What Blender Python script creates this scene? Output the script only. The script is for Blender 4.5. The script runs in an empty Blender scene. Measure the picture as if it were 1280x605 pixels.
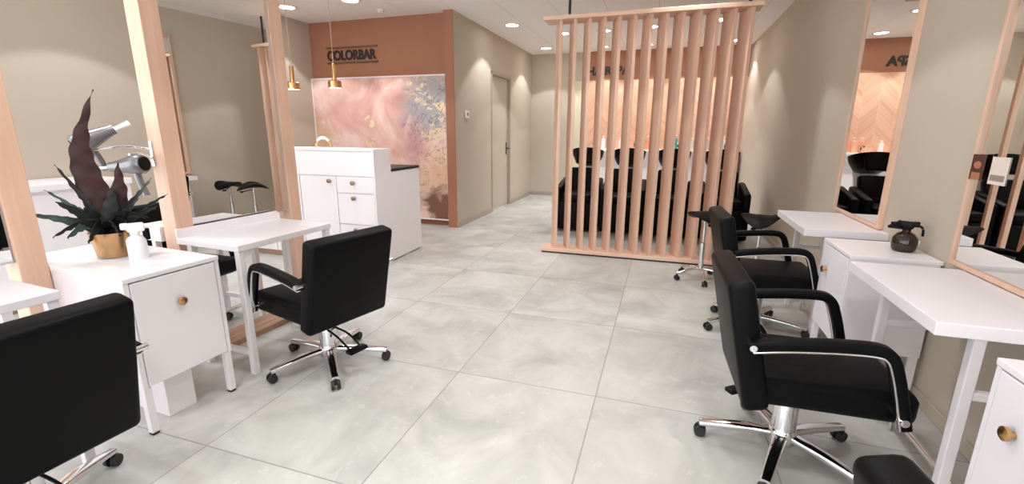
import bpy, bmesh, math, random
from mathutils import Vector, Matrix, Euler, noise
random.seed(7)
PI = math.pi
scn = bpy.context.scene
col = scn.collection

# ------------------------------------------------------------------ helpers
def lerp(a, b, t): return a + (b - a) * t

def link(name, bm, m=None, parent=None, smooth=False, loc=None, rz=0.0):
    me = bpy.data.meshes.new(name)
    bmesh.ops.recalc_face_normals(bm, faces=bm.faces[:])
    bm.to_mesh(me); bm.free()
    ms = m if isinstance(m, (list, tuple)) else [m]
    for x in ms:
        if x: me.materials.append(x)
    if smooth:
        for p in me.polygons: p.use_smooth = True
        try: me.set_sharp_from_angle(angle=math.radians(smooth if smooth is not True else 40))
        except Exception: pass
    o = bpy.data.objects.new(name, me); col.objects.link(o)
    if parent: o.parent = parent
    if loc is not None: o.location = loc
    o.rotation_euler.z = rz
    return o

def tag(o, label=None, cat=None, group=None, kind=None):
    if label: o['label'] = label
    if cat: o['category'] = cat
    if group: o['group'] = group
    if kind: o['kind'] = kind
    return o

def thing(name, label, cat, loc=(0, 0, 0), rz=0.0, group=None):
    o = bpy.data.objects.new(name, None); col.objects.link(o)
    o.location = loc; o.rotation_euler.z = rz; o.empty_display_size = 0.1
    return tag(o, label, cat, group)

def struct(name, bm, m, smooth=False):
    return tag(link(name, bm, m, None, smooth), kind='structure')

def copy_tree(o, parent=None, loc=None, rz=None, label=None):
    c = o.copy(); col.objects.link(c)
    if parent: c.parent = parent
    if loc is not None: c.location = loc
    if rz is not None: c.rotation_euler.z = rz
    if label: c['label'] = label
    for ch in [x for x in bpy.data.objects if x.parent == o]:
        copy_tree(ch, c)
    return c

def add_box(bm, x0, x1, y0, y1, z0, z1, bev=0.0, seg=2, mat=0, mx=None):
    g = bmesh.ops.create_cube(bm, size=1.0)
    vs = g['verts']
    bmesh.ops.scale(bm, vec=(x1 - x0, y1 - y0, z1 - z0), verts=vs)
    bmesh.ops.translate(bm, vec=((x0 + x1) / 2, (y0 + y1) / 2, (z0 + z1) / 2), verts=vs)
    fs = set(f for v in vs for f in v.link_faces)
    if bev > 0:
        es = list(set(e for v in vs for e in v.link_edges))
        r = bmesh.ops.bevel(bm, geom=es, offset=bev, segments=seg, affect='EDGES', profile=0.5)
        fs = set(r['faces']) | set(f for f in fs if f.is_valid)
        for v in r['verts']: fs |= set(v.link_faces)
        vs = list(set(v for f in fs for v in f.verts))
    for f in fs: f.material_index = mat
    if mx is not None: bmesh.ops.transform(bm, matrix=mx, verts=vs)
    return vs

def box(x0, x1, y0, y1, z0, z1, bev=0.0, seg=2):
    bm = bmesh.new(); add_box(bm, x0, x1, y0, y1, z0, z1, bev, seg); return bm

def add_cyl(bm, p0, p1, r0, r1=None, n=20, cap=True):
    p0, p1 = Vector(p0), Vector(p1); r1 = r0 if r1 is None else r1
    d = p1 - p0
    q = d.to_track_quat('Z', 'Y')
    rings = []
    for p, r in ((p0, r0), (p1, r1)):
        rings.append([bm.verts.new(p + q @ Vector((r * math.cos(2 * PI * i / n), r * math.sin(2 * PI * i / n), 0))) for i in range(n)])
    for i in range(n):
        j = (i + 1) % n
        bm.faces.new((rings[0][i], rings[0][j], rings[1][j], rings[1][i]))
    if cap:
        bm.faces.new(rings[0][::-1]); bm.faces.new(rings[1])

def add_lathe(bm, prof, n=28, origin=(0, 0, 0), q=None, sx=1.0, sy=1.0):
    o = Vector(origin); rings = []
    for r, z in prof:
        ring = []
        if r < 1e-6:
            v = Vector((0, 0, z)); ring = [bm.verts.new(o + (q @ v if q else v))]
        else:
            for i in range(n):
                v = Vector((sx * r * math.cos(2 * PI * i / n), sy * r * math.sin(2 * PI * i / n), z))
                ring.append(bm.verts.new(o + (q @ v if q else v)))
        rings.append(ring)
    for a, b in zip(rings, rings[1:]):
        if len(a) == 1 and len(b) == 1: continue
        for i in range(n):
            j = (i + 1) % n
            if len(a) == 1: bm.faces.new((a[0], b[j], b[i]))
            elif len(b) == 1: bm.faces.new((a[i], a[j], b[0]))
            else: bm.faces.new((a[i], a[j], b[j], b[i]))
    for ring, rev in ((rings[0], True), (rings[-1], False)):
        if len(ring) > 1: bm.faces.new(ring[::-1] if rev else ring)

def lathe(prof, n=28, **k):
    bm = bmesh.new(); add_lathe(bm, prof, n, **k); return bm

def smooth_path(pts, k=6):
    P = [Vector(p) for p in pts]; out = []
    for i in range(len(P) - 1):
        a = P[max(i - 1, 0)]; b = P[i]; c = P[i + 1]; d = P[min(i + 2, len(P) - 1)]
        for s in range(k):
            t = s / k
            out.append(0.5 * ((2 * b) + (c - a) * t + (2 * a - 5 * b + 4 * c - d) * t * t + (3 * b - a - 3 * c + d) * t ** 3))
    out.append(P[-1]); return out

def add_sweep(bm, path, prof, side=None, scale=None):
    """sweep a closed profile [(a,b)] along a path; a along 'side', b along the other normal"""
    rings = []
    for i, p in enumerate(path):
        t = (path[min(i + 1, len(path) - 1)] - path[max(i - 1, 0)]).normalized()
        s = Vector(side) if side else (Vector((0, 0, 1)).cross(t) if abs(t.z) < 0.95 else Vector((0, 1, 0)))
        s = (s - t * s.dot(t)).normalized(); u = t.cross(s)
        k = scale(i / (len(path) - 1)) if scale else 1.0
        rings.append([bm.verts.new(p + s * (a * k) + u * (b * k)) for a, b in prof])
    n = len(prof)
    for A, B in zip(rings, rings[1:]):
        for i in range(n):
            j = (i + 1) % n
            bm.faces.new((A[i], A[j], B[j], B[i]))
    bm.faces.new(rings[0][::-1]); bm.faces.new(rings[-1])

def circ(r, n=10): return [(r * math.cos(2 * PI * i / n), r * math.sin(2 * PI * i / n)) for i in range(n)]
def rrect(w, h, r, n=4):
    out = []
    for cx, cy, a0 in ((w/2 - r, h/2 - r, 0), (-w/2 + r, h/2 - r, 90), (-w/2 + r, -h/2 + r, 180), (w/2 - r, -h/2 + r, 270)):
        for k in range(n + 1):
            a = math.radians(a0 + 90 * k / n); out.append((cx + r * math.cos(a), cy + r * math.sin(a)))
    return out
def tube(pts, r, n=10, k=6, side=None):
    bm = bmesh.new(); add_sweep(bm, smooth_path(pts, k), circ(r, n), side); return bm

# ------------------------------------------------------------------ materials
def s2l(c):
    return tuple((x / 12.92 if x <= 0.04045 else ((x + 0.055) / 1.055) ** 2.4) for x in c)
def rgb(r, g, b): return s2l((r / 255, g / 255, b / 255)) + (1,)

def mat(name, color, rough=0.5, metal=0.0, spec=0.5, emit=None, estr=0.0, trans=0.0, coat=0.0):
    m = bpy.data.materials.new(name); m.use_nodes = True
    b = m.node_tree.nodes['Principled BSDF']
    b.inputs['Base Color'].default_value = color
    b.inputs['Roughness'].default_value = rough
    b.inputs['Metallic'].default_value = metal
    b.inputs['Specular IOR Level'].default_value = spec
    if trans: b.inputs['Transmission Weight'].default_value = trans
    if coat: b.inputs['Coat Weight'].default_value = coat
    if emit: b.inputs['Emission Color'].default_value = emit; b.inputs['Emission Strength'].default_value = estr
    return m

class NT:
    def __init__(s, m):
        s.t = m.node_tree; s.b = s.t.nodes['Principled BSDF']
    def n(s, typ, **k):
        nd = s.t.nodes.new(typ)
        for a, v in k.items():
            if a.startswith('i_'): nd.inputs[a[2:].replace('_', ' ')].default_value = v
            else: setattr(nd, a, v)
        return nd
    def l(s, a, b): s.t.links.new(a, b)
    def math(s, op, a, b=None, c=None):
        nd = s.t.nodes.new('ShaderNodeMath'); nd.operation = op
        for i, v in enumerate((a, b, c)):
            if v is None: continue
            if isinstance(v, (int, float)): nd.inputs[i].default_value = v
            else: s.l(v, nd.inputs[i])
        return nd.outputs[0]
    def ramp(s, fac, stops):
        nd = s.t.nodes.new('ShaderNodeValToRGB'); e = nd.color_ramp.elements
        while len(e) < len(stops): e.new(0.5)
        for i, (p, c) in enumerate(stops): e[i].position = p; e[i].color = c
        s.l(fac, nd.inputs[0]); return nd.outputs[0]
    def mix(s, fac, a, b, blend='MIX'):
        nd = s.t.nodes.new('ShaderNodeMix'); nd.data_type = 'RGBA'; nd.blend_type = blend
        if isinstance(fac, (int, float)): nd.inputs[0].default_value = fac
        else: s.l(fac, nd.inputs[0])
        for i, v in ((6, a), (7, b)):
            if isinstance(v, tuple): nd.inputs[i].default_value = v
            else: s.l(v, nd.inputs[i])
        return nd.outputs[2]
    def coords(s, world=False):
        if world: return s.n('ShaderNodeNewGeometry').outputs['Position']
        return s.n('ShaderNodeTexCoord').outputs['Object']
    def noise(s, vec, scale, detail=4, rough=0.55, stretch=None, dist=0.0):
        if stretch:
            mp = s.n('ShaderNodeMapping'); mp.inputs['Scale'].default_value = stretch
            s.l(vec, mp.inputs['Vector']); vec = mp.outputs[0]
        nd = s.n('ShaderNodeTexNoise'); nd.inputs['Scale'].default_value = scale
        nd.inputs['Detail'].default_value = detail; nd.inputs['Roughness'].default_value = rough
        nd.inputs['Distortion'].default_value = dist
        s.l(vec, nd.inputs['Vector']); return nd.outputs['Fac']
    def bump(s, h, strength, dist=0.01):
        nd = s.n('ShaderNodeBump'); nd.inputs['Strength'].default_value = strength; nd.inputs['Distance'].default_value = dist
        s.l(h, nd.inputs['Height']); s.l(nd.outputs[0], s.b.inputs['Normal'])
    def base(s, c): s.l(c, s.b.inputs['Base Color'])

def wall_mat(name, c, c2):
    m = mat(name, c, 0.85, spec=0.2); t = NT(m); v = t.coords(True)
    f = t.noise(v, 160, 3); g = t.noise(v, 1.2, 2)
    t.base(t.mix(t.math('MULTIPLY', g, 0.5), c, c2)); t.bump(f, 0.25, 0.002); return m

def wood_mat(name, a, b, axis='Z', rough=0.5):
    m = mat(name, a, rough); t = NT(m); v = t.coords()
    st = {'Z': (14, 14, 0.7), 'X': (0.7, 14, 14), 'Y': (14, 0.7, 14)}[axis]
    f = t.noise(v, 2.0, 6, 0.6, st, 0.4)
    t.base(t.ramp(f, [(0.3, b), (0.7, a)])); t.bump(f, 0.08, 0.002); return m

M = {}
M['wall'] = wall_mat('wallpaper_taupe', rgb(194, 183, 168), rgb(186, 175, 160))
M['terra'] = wall_mat('paint_terracotta', rgb(168, 118, 95), rgb(160, 111, 89))
M['white'] = mat('white_laminate', rgb(236, 231, 235), 0.3)
M['white_metal'] = mat('white_powder_coat', rgb(236, 231, 234), 0.4)
M['leather'] = mat('black_leatherette', (0.003, 0.003, 0.0033, 1), 0.44, spec=0.10)
_t = NT(M['leather']); _t.bump(_t.noise(_t.coords(), 180, 3), 0.15, 0.002)
M['plastic'] = mat('black_plastic', (0.004, 0.004, 0.0045, 1), 0.42, spec=.14)
M['rubber'] = mat('black_rubber', (0.012, 0.012, 0.012, 1), 0.6)
M['chrome'] = mat('chrome', (0.78, 0.77, 0.78, 1), 0.1, 1.0)
M['alu'] = mat('aluminium', (0.75, 0.74, 0.74, 1), 0.3, 1.0)
M['mirror'] = mat('mirror_glass', (0.88, 0.89, 0.87, 1), 0.0, 1.0)
M['wood'] = wood_mat('light_wood_upright', rgb(226, 190, 168), rgb(212, 172, 148), 'Z')
M['wood_x'] = wood_mat('light_wood_crosswise', rgb(228, 194, 172), rgb(214, 176, 152), 'X')
M['wood_y'] = wood_mat('shaded_wood_lengthwise', rgb(186, 146, 118), rgb(150, 112, 88), 'Y')  # base board planks: shade under the table put into a darker wood colour
M['brass'] = mat('brushed_brass', rgb(205, 160, 110), 0.28, 1.0)
M['gold'] = mat('gold_pot', rgb(196, 158, 114), 0.25, 1.0)
M['bronze'] = mat('bronze_knob', rgb(150, 122, 100), 0.3, 1.0)
M['black'] = mat('matt_black', (0.01, 0.01, 0.01, 1), 0.5)
M['plinth'] = mat('brown_plinth', rgb(160, 130, 112), 0.5)
M['ceramic'] = mat('white_ceramic', rgb(240, 240, 240), 0.12)
M['skirt'] = mat('grey_skirting', rgb(170, 158, 146), 0.4)
M['gap'] = mat('dark_shadow_gap', rgb(95, 88, 88), 0.7)
M['lamp'] = mat('lamp_lens', (1, 1, 1, 1), 0.5, emit=(1.0, 0.96, 0.9, 1), estr=36.0)
M['ring'] = mat('lamp_trim', rgb(225, 222, 218), 0.4)

# floor: large concrete-look tiles with thin joints
m = mat('concrete_tile', rgb(190, 190, 186), 0.33); t = NT(m); v = t.coords(True)
sx = t.n('ShaderNodeSeparateXYZ'); t.l(v, sx.inputs[0])
TX, TY, OX, OY = 0.8, 0.95, -0.25, 2.22
fx = t.math('DIVIDE', t.math('SUBTRACT', sx.outputs[0], OX), TX)
fy = t.math('DIVIDE', t.math('SUBTRACT', sx.outputs[1], OY), TY)
def edge(f, size, w):
    a = t.math('ABSOLUTE', t.math('SUBTRACT', f, t.math('ROUND', f)))
    return t.math('LESS_THAN', a, w / size)
jx = edge(fx, TX, 0.003); jy = edge(fy, TY, 0.003)
joint = t.math('MAXIMUM', jx, jy)
cid = t.n('ShaderNodeCombineXYZ'); t.l(t.math('FLOOR', fx), cid.inputs[0]); t.l(t.math('FLOOR', fy), cid.inputs[1])
wn = t.n('ShaderNodeTexWhiteNoise'); wn.noise_dimensions = '2D'; t.l(cid.outputs[0], wn.inputs['Vector'])
off = t.n('ShaderNodeVectorMath'); off.operation = 'MULTIPLY_ADD'
t.l(wn.outputs['Color'], off.inputs[0]); off.inputs[1].default_value = (9, 9, 9); t.l(v, off.inputs[2])
n1 = t.noise(off.outputs[0], 2.2, 8, 0.62, None, 0.6); n2 = t.noise(off.outputs[0], 14, 5, 0.6)
c1 = t.ramp(n1, [(0.30, rgb(160, 160, 155)), (0.50, rgb(186, 185, 179)), (0.72, rgb(206, 205, 199))])
c2 = t.mix(t.math('MULTIPLY', t.math('GREATER_THAN', n2, 0.62), 0.25), c1, rgb(214, 214, 210))
c3 = t.mix(t.math('MULTIPLY', wn.outputs['Value'], 0.22), c2, rgb(170, 170, 167))
t.base(t.mix(t.math('MULTIPLY', joint, 0.75), c3, rgb(128, 124, 118)))
t.l(t.math('ADD', t.math('MULTIPLY', n1, 0.25), 0.24), t.b.inputs['Roughness'])
t.bump(t.math('SUBTRACT', t.math('MULTIPLY', n1, 0.15), joint), 0.12, 0.004)
M['floor'] = m

# ceiling panels
m = mat('ceiling_panels', rgb(243, 240, 237), 0.9, spec=0.1); t = NT(m); v = t.coords(True)
sx = t.n('ShaderNodeSeparateXYZ'); t.l(v, sx.inputs[0])
def cj(o, off, size, w):
    f = t.math('DIVIDE', t.math('SUBTRACT', o, off), size)
    return t.math('LESS_THAN', t.math('ABSOLUTE', t.math('SUBTRACT', f, t.math('ROUND', f))), w / size)
jl = cj(sx.outputs[0], -3.43, 0.645, 0.003); jc = t.math('MULTIPLY', cj(sx.outputs[1], 5.1, 1.29, 0.003), 0.5)
t.base(t.mix(t.math('MULTIPLY', t.math('MAXIMUM', jl, jc), 0.45), rgb(243, 240, 237), rgb(150, 136, 124)))
t.bump(t.noise(v, 220, 2), 0.1, 0.002)
M['ceiling'] = m

# herringbone cladding
m = mat('herringbone_wood', rgb(224, 178, 148), 0.5); t = NT(m); v = t.coords(True)
sx = t.n('ShaderNodeSeparateXYZ'); t.l(v, sx.inputs[0])
colw = 0.26
cx_ = t.math('DIVIDE', sx.outputs[0], colw)
tri = t.math('ABSOLUTE', t.math('SUBTRACT', t.math('FRACT', t.math('MULTIPLY', cx_, 0.5)), 0.5))
zz = t.math('ADD', t.math('DIVIDE', sx.outputs[2], 0.085), t.math('MULTIPLY', tri, 2 * colw / 0.085))
jn = t.math('LESS_THAN', t.math('FRACT', zz), 0.09)
jv = t.math('LESS_THAN', t.math('FRACT', cx_), 0.02)
cid = t.n('ShaderNodeCombineXYZ'); t.l(t.math('FLOOR', zz), cid.inputs[0]); t.l(t.math('FLOOR', cx_), cid.inputs[1])
wn = t.n('ShaderNodeTexWhiteNoise'); wn.noise_dimensions = '2D'; t.l(cid.outputs[0], wn.inputs['Vector'])
cc = t.mix(wn.outputs['Value'], rgb(228, 180, 150), rgb(212, 162, 130))
t.base(t.mix(t.math('MULTIPLY', t.math('MAXIMUM', jn, jv), 0.6), cc, rgb(240, 205, 180)))
M['herring'] = m

# marbled mural: blush clouds, grey patch upper right, gold flakes, dark blooms lower right (object coords, metres)
m = mat('mural_print', rgb(225, 190, 178), 0.35); t = NT(m); v = t.coords()
sx = t.n('ShaderNodeSeparateXYZ'); t.l(v, sx.inputs[0])
X, Z = sx.outputs[0], sx.outputs[2]
nA = t.noise(v, 1.6, 7, 0.55, None, 1.2); nB = t.noise(v, 3.4, 8, 0.6, None, 1.6); nC = t.noise(v, 4.2, 8, 0.62, None, 2.0)
base = t.ramp(nA, [(0.28, rgb(196, 146, 142)), (0.45, rgb(226, 180, 168)), (0.6, rgb(240, 210, 202)), (0.78, rgb(232, 198, 172))])
def blob(cx, cz, rx, rz, amp=0.9):
    dx = t.math('DIVIDE', t.math('SUBTRACT', X, cx), rx); dz = t.math('DIVIDE', t.math('SUBTRACT', Z, cz), rz)
    d = t.math('SQRT', t.math('ADD', t.math('MULTIPLY', dx, dx), t.math('MULTIPLY', dz, dz)))
    d = t.math('ADD', d, t.math('MULTIPLY', t.math('SUBTRACT', nB, 0.5), amp * 2))
    mr = t.n('ShaderNodeMapRange'); mr.inputs['From Min'].default_value = 1.1; mr.inputs['From Max'].default_value = 0.5
    t.l(d, mr.inputs['Value']); return mr.outputs[0]
c = t.mix(t.math('MULTIPLY', blob(0.86, 0.68, 0.52, 0.52), 0.9), base, rgb(168, 168, 172))
c = t.mix(t.math('MULTIPLY', blob(-1.15, 0.2, 0.45, 0.3), 0.6), c, rgb(196, 160, 118))
c = t.mix(t.math('MULTIPLY', blob(0.55, 0.1, 0.25, 0.4), 0.55), c, rgb(190, 140, 150))
c = t.mix(t.math('MULTIPLY', blob(-0.55, 0.55, 0.35, 0.35), 0.5), c, rgb(214, 160, 156))
c = t.mix(t.math('MULTIPLY', blob(0.95, -0.35, 0.35, 0.45), 0.5), c, rgb(232, 192, 142))
c = t.mix(t.math('MULTIPLY', blob(1.02, -0.80, 0.34, 0.34, 1.3), 0.95), c, rgb(118, 84, 66))
gl = t.math('GREATER_THAN', nC, 0.545)
goldm = t.math('MULTIPLY', gl, t.math('MINIMUM', t.math('ADD', blob(0.95, 0.42, 0.34, 0.36, .8), t.math('ADD', blob(-.16, 0.25, 0.16, 0.40, .8), blob(0.66, 0.88, 0.2, 0.2, .8))), 1.0))
c = t.mix(goldm, c, rgb(240, 214, 176))
nV = t.noise(v, 2.6, 8, 0.6, None, 2.8)
vein = t.math('LESS_THAN', t.math('ABSOLUTE', t.math('SUBTRACT', nV, 0.5)), 0.012)
c = t.mix(t.math('MULTIPLY', t.math('MULTIPLY', vein, blob(0.9, 0.4, 0.5, 0.9)), 0.7), c, rgb(96, 80, 78))
t.base(c); M['mural'] = m

# leaves
def leaf_mat(name, a, b, rough=0.6):
    m = mat(name, a, rough); t = NT(m); f = t.noise(t.coords(), 16, 5, 0.6, (1, 1, 0.6)); t.base(t.ramp(f, [(0.35, a), (0.68, b)])); return m
M['leaf_red'] = leaf_mat('dark_red_leaf', rgb(34, 8, 10), rgb(58, 16, 17))
M['leaf_dark'] = leaf_mat('blackish_green_leaf', rgb(8, 10, 10), rgb(20, 26, 24))
M['leaf_green'] = leaf_mat('mottled_green_leaf', rgb(16, 22, 19), rgb(74, 96, 80))

# ------------------------------------------------------------------ room
CEIL = 2.92; XR = 1.36; XL = -5.2; YF = 9.85; YB = -3.5; XC = -2.79
struct('floor', box(XL - .1, XR + .1, YB, YF + .1, -.1, 0), M['floor'])
struct('ceiling', box(XL - .1, XR + .1, YB, YF + .1, CEIL, CEIL + .1), M['ceiling'])
struct('wall_right', box(XR, XR + .1, YB, YF, 0, CEIL), M['wall'])
struct('wall_left', box(XL - .1, XL, .7, 6.15, 0, CEIL), M['wall'])
struct('wall_colorbar', box(XL, XC - .12, 6.1, 6.25, 0, CEIL), M['terra'])
# corridor wall with a door opening
bm = bmesh.new()
DY0, DY1, DZ = 7.40, 8.42, 2.33
add_box(bm, XC - .12, XC, 5.99, DY0, 0, CEIL)
add_box(bm, XC - .12, XC, DY1, YF, 0, CEIL)
add_box(bm, XC - .12, XC, DY0, DY1, DZ, CEIL)
struct('wall_corridor', bm, M['wall'])
struct('trim_1', box(XC - .13, XC + .002, 5.975, 5.99, 0, CEIL), M['terra'])
struct('wall_far', box(XC, XR, YF, YF + .1, 0, CEIL), M['wall'])
# door in the corridor wall
bm = bmesh.new()
add_box(bm, XC - .10, XC + .012, DY0, DY0 + .05, 0, DZ, .004)
add_box(bm, XC - .10, XC + .012, DY1 - .05, DY1, 0, DZ, .004)
add_box(bm, XC - .10, XC + .012, DY0, DY1, DZ - .05, DZ, .004)
fr = struct('trim_2', bm, M['skirt'])
d = struct('door_1', box(XC - .085, XC - .045, DY0 + .05, DY1 - .05, .01, DZ - .05, .003), M['wall'])
bm = bmesh.new()
add_box(bm, XC - .046, XC - .036, DY1 - .14, DY1 - .10, .95, 1.17, .004)
add_cyl(bm, (XC - .04, DY1 - .12, 1.06), (XC + .015, DY1 - .12, 1.06), .010)
add_cyl(bm, (XC + .012, DY1 - .115, 1.06), (XC + .012, DY1 - .24, 1.06), .010)
link('door_handle', bm, M['black'], d, True)
# baseboards
struct('baseboard_corridor', box(XC, XC + .015, 5.975, DY0, 0, .08, .003), M['skirt'])
struct('baseboard_passage', box(XC, XC + .015, DY1, YF, 0, .08, .003), M['skirt'])
struct('baseboard_far', box(XC + .015, -1.75, YF - .015, YF, 0, .08, .003), M['skirt'])
struct('baseboard_right', box(XR - .012, XR, YB, YF, 0, .07, .003), M['wall'])
# herringbone cladding panel and smooth cream strip behind the wash units
struct('trim_3', box(-1.60, XR, YF - .03, YF, .0, 2.37), M['herring'])
struct('trim_4', box(-1.60, XR, YF - .03, YF, 2.37, CEIL), M['terra'])
struct('trim_5', box(-1.95, -1.60, YF - .02, YF, 0.0, 2.37), mat('cream_panel', rgb(214, 208, 180), .5))

# ------------------------------------------------------------------ lettering
def lettering(name, text, size, loc, m, label, bars=False, width=None):
    cu = bpy.data.curves.new(name, 'FONT'); cu.body = text; cu.size = size; cu.extrude = 0.006
    cu.align_x = 'CENTER'; cu.align_y = 'CENTER'; cu.offset = 0.007
    tmp = bpy.data.objects.new(name + '_tmp', cu); col.objects.link(tmp)
    bpy.context.view_layer.update()
    me = bpy.data.meshes.new_from_object(tmp.evaluated_get(bpy.context.evaluated_depsgraph_get()))
    bpy.data.objects.remove(tmp)
    xs = [q.co.x for q in me.vertices]; ys = [q.co.y for q in me.vertices]
    k = width / (max(xs) - min(xs)); cx = (max(xs) + min(xs)) / 2; cy = (max(ys) + min(ys)) / 2
    for q in me.vertices:
        x, y, z = q.co; q.co = ((x - cx) * k, -z, (y - cy) * size_k)
    me.materials.clear(); me.materials.append(m)
    root = thing(name, label, 'sign', loc)
    o = bpy.data.objects.new('letters', me); col.objects.link(o); o.parent = root
    if bars:
        for z in (.105, -.105):
            link('bar', box(-width / 2 - .01, width / 2 + .03, -.010, .004, z - .010, z + .010), mat('dark_gold_bar', rgb(96, 74, 44), .4), root)
    return root
size_k = 0.88
lettering('wall_lettering', 'COLORBAR', 0.21, (-4.48, 6.093, 2.45), M['black'], 'black capital letters COLORBAR between two dark gold bars on terracotta wall', True, .84)
size_k = 1.1
lettering('wall_lettering', 'HAIRSPA', 0.20, (-1.19, YF - .037, 2.55), M['black'], 'black capital letters HAIRSPA high on the far wall behind the slatted screen', False, .84)

# ------------------------------------------------------------------ mural
root = thing('mural_panel', 'large blush marbled mural panel with grey and gold patches behind reception desk', 'mural', (-4.05, 6.06, 1.10))
link('print', box(-1.14, 1.13, -.012, .012, -1.0, 1.015), M['mural'], root)
bm = bmesh.new()
for a in ((-1.16, -1.14, -1.02, 1.035), (1.13, 1.15, -1.02, 1.035), (-1.14, 1.13, 1.015, 1.035), (-1.14, 1.13, -1.02, -1.0)):
    add_box(bm, a[0], a[1], -.02, .03, a[2], a[3], .002)
link('frame', bm, M['white'], root)

# thermostat
root = thing('thermostat', 'small white thermostat on taupe wall left of the corridor door', 'thermostat', (XC, 6.385, 1.605))
link('housing', box(0, .022, -.07, .07, -.055, .055, .008), M['ceramic'], root, True)
link('display', box(.021, .025, -.028, .028, -.02, .03, .001), mat('thermostat_display', rgb(120, 112, 100), .3), root)

# ceiling sensor
root = thing('smoke_detector', 'small round white smoke detector on ceiling above reception desk', 'detector', (-3.70, 5.72, CEIL))
link('base', lathe([(.055, 0), (.055, -.012), (.0, -.012)]), M['ring'], root, True)
link('dome', lathe([(.045, -.012), (.042, -.03), (.025, -.04), (0, -.042)]), M['ring'], root, True)

# ------------------------------------------------------------------ lamps
def spot(x, y, z, power, ang=96, blend=.12, rad=.05, color=(.94, .965, 1.0)):
    L = bpy.data.lights.new('downlight_beam', 'SPOT'); L.energy = power; L.spot_size = math.radians(ang); L.spot_blend = blend
    L.shadow_soft_size = rad; L.color = color
    o = bpy.data.objects.new('downlight_beam', L); col.objects.link(o); o.location = (x, y, z); return o
dl = thing('ceiling_downlight', 'x', 'ceiling light', (0, 0, CEIL), 0, 'round ceiling downlights')
link('trim_ring', lathe([(.090, 0), (.128, 0), (.128, -.006), (.116, -.014), (.094, -.010), (.090, -.002)]), M['ring'], dl, True)
link('lens', lathe([(.0, -.004), (.094, -.006), (.094, -.001), (0, -.001)]), M['lamp'], dl, True)
P0 = 72
LIGHTS = [
    (-4.78, 5.24, P0, 'round ceiling downlight nearest the left wall, above the reception desk'),
    (-3.79, 5.21, P0, 'round ceiling downlight above the middle of the reception desk'),
    (-2.32, 7.07, P0, 'round ceiling downlight beside the corridor wall, before the door'),
    (-2.31, 9.14, P0, 'round ceiling downlight deepest in the corridor past the door'),
    (-1.72, 7.88, P0, 'round ceiling downlight seen between the first two slats of the wooden screen'),
    (-1.05, 7.86, P0, 'second ceiling downlight from the corridor behind the wooden screen'),
    (-.34, 7.78, P0, 'third ceiling downlight from the corridor behind the wooden screen'),
    (.63, 7.6, P0, 'ceiling downlight behind the wooden screen nearest the right wall'),
    (.15, 5.0, P0, 'ceiling downlight beside the right wall in front of the slatted screen'),
    (.2, 2.9, P0, 'ceiling downlight above the aisle beside the nearest right wall table'), (.2, .9, P0, 'ceiling downlight above the aisle beside the chair at the lower right edge'), (.5, -1.2, P0, 'rearmost ceiling downlight on the right wall side, behind the viewer'),
    (-.7, 4.0, P0, 'ceiling downlight in mid aisle just before the slatted screen'), (-.9, 1.7, P0, 'ceiling downlight in mid aisle between the two nearest salon chairs'), (-.9, -.7, P0, 'ceiling downlight in mid aisle behind the viewer'),
    (-2.0, 3.7, P0, "ceiling downlight in front of the reception desk's right end"), (-1.9, .7, P0, 'ceiling downlight above the salon chair at the lower left'), (-2.0, -1.5, P0, 'ceiling downlight behind the viewer on the left side of the aisle'),
    (-4.3, 2.9, P0, 'ceiling downlight nearest the left wall, above the far end of the white counter'), (-4.2, .6, P0, 'ceiling downlight nearest the left wall, before the white counter'), (-3.4, 3.4, P0, 'ceiling downlight just behind the left mirror row, in front of the desk'), (-3.4, 1.6, P0, 'ceiling downlight just behind the potted plant and left mirror row'), (-3.8, -1.2, P0, 'rearmost ceiling downlight on the left side, behind the mirror row'),
    (-1.25, 9.3, P0 * 1.0, 'downlight close to the herringbone wall, nearest the corridor'), (-.45, 9.3, P0 * 1.0, 'downlight close to the herringbone wall, second from the corridor'), (.35, 9.3, P0 * 1.0, 'downlight close to the herringbone wall, third from the corridor'), (1.0, 9.3, P0 * .9, 'downlight close to the herringbone wall, nearest the right wall'),
]
for i, (x, y, p, lab) in enumerate(LIGHTS):
    if i == 0: dl.location = (x, y, CEIL); dl['label'] = lab
    else: copy_tree(dl, None, (x, y, CEIL), 0, lab)
    spot(x, y, CEIL - .02, p)

def pendant(loc, label, first=None):
    r = thing('pendant_lamp', label, 'pendant lamp', loc, 0, 'brass pendant lamps')
    link('shade', lathe([(.012, .075), (.06, .072), (.068, .064), (.068, .0), (.060, .0), (.060, .02), (0, .02)]), M['brass'], r, True)
    link('stem', lathe([(0, .24), (.018, .24), (.022, .23), (.022, .072), (0, .072)]), M['brass'], r, True)
    link('lens', lathe([(0, .004), (.059, .004), (.059, .012), (0, .012)]), M['lamp'], r)
    link('cord', lathe([(0, .23), (.0035, .23), (.0035, CEIL - loc[2]), (0, CEIL - loc[2])], 8), mat('beige_cord', rgb(190, 160, 130), .6), r)
    spot(loc[0], loc[1], loc[2] - .02, 14, 130, .5, .05)
    return r
pendant((-3.855, 4.2, 1.80), 'brass pendant lamp hanging next to the wooden post in front of reception')
pendant((-3.316, 4.2, 1.803), 'brass pendant lamp hanging above the middle of the white desk')

# ------------------------------------------------------------------ reception desk
r = thing('reception_desk', 'white reception desk with doors and drawers in front of pink mural', 'reception desk', (-2.71, 3.92, 0))
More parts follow.
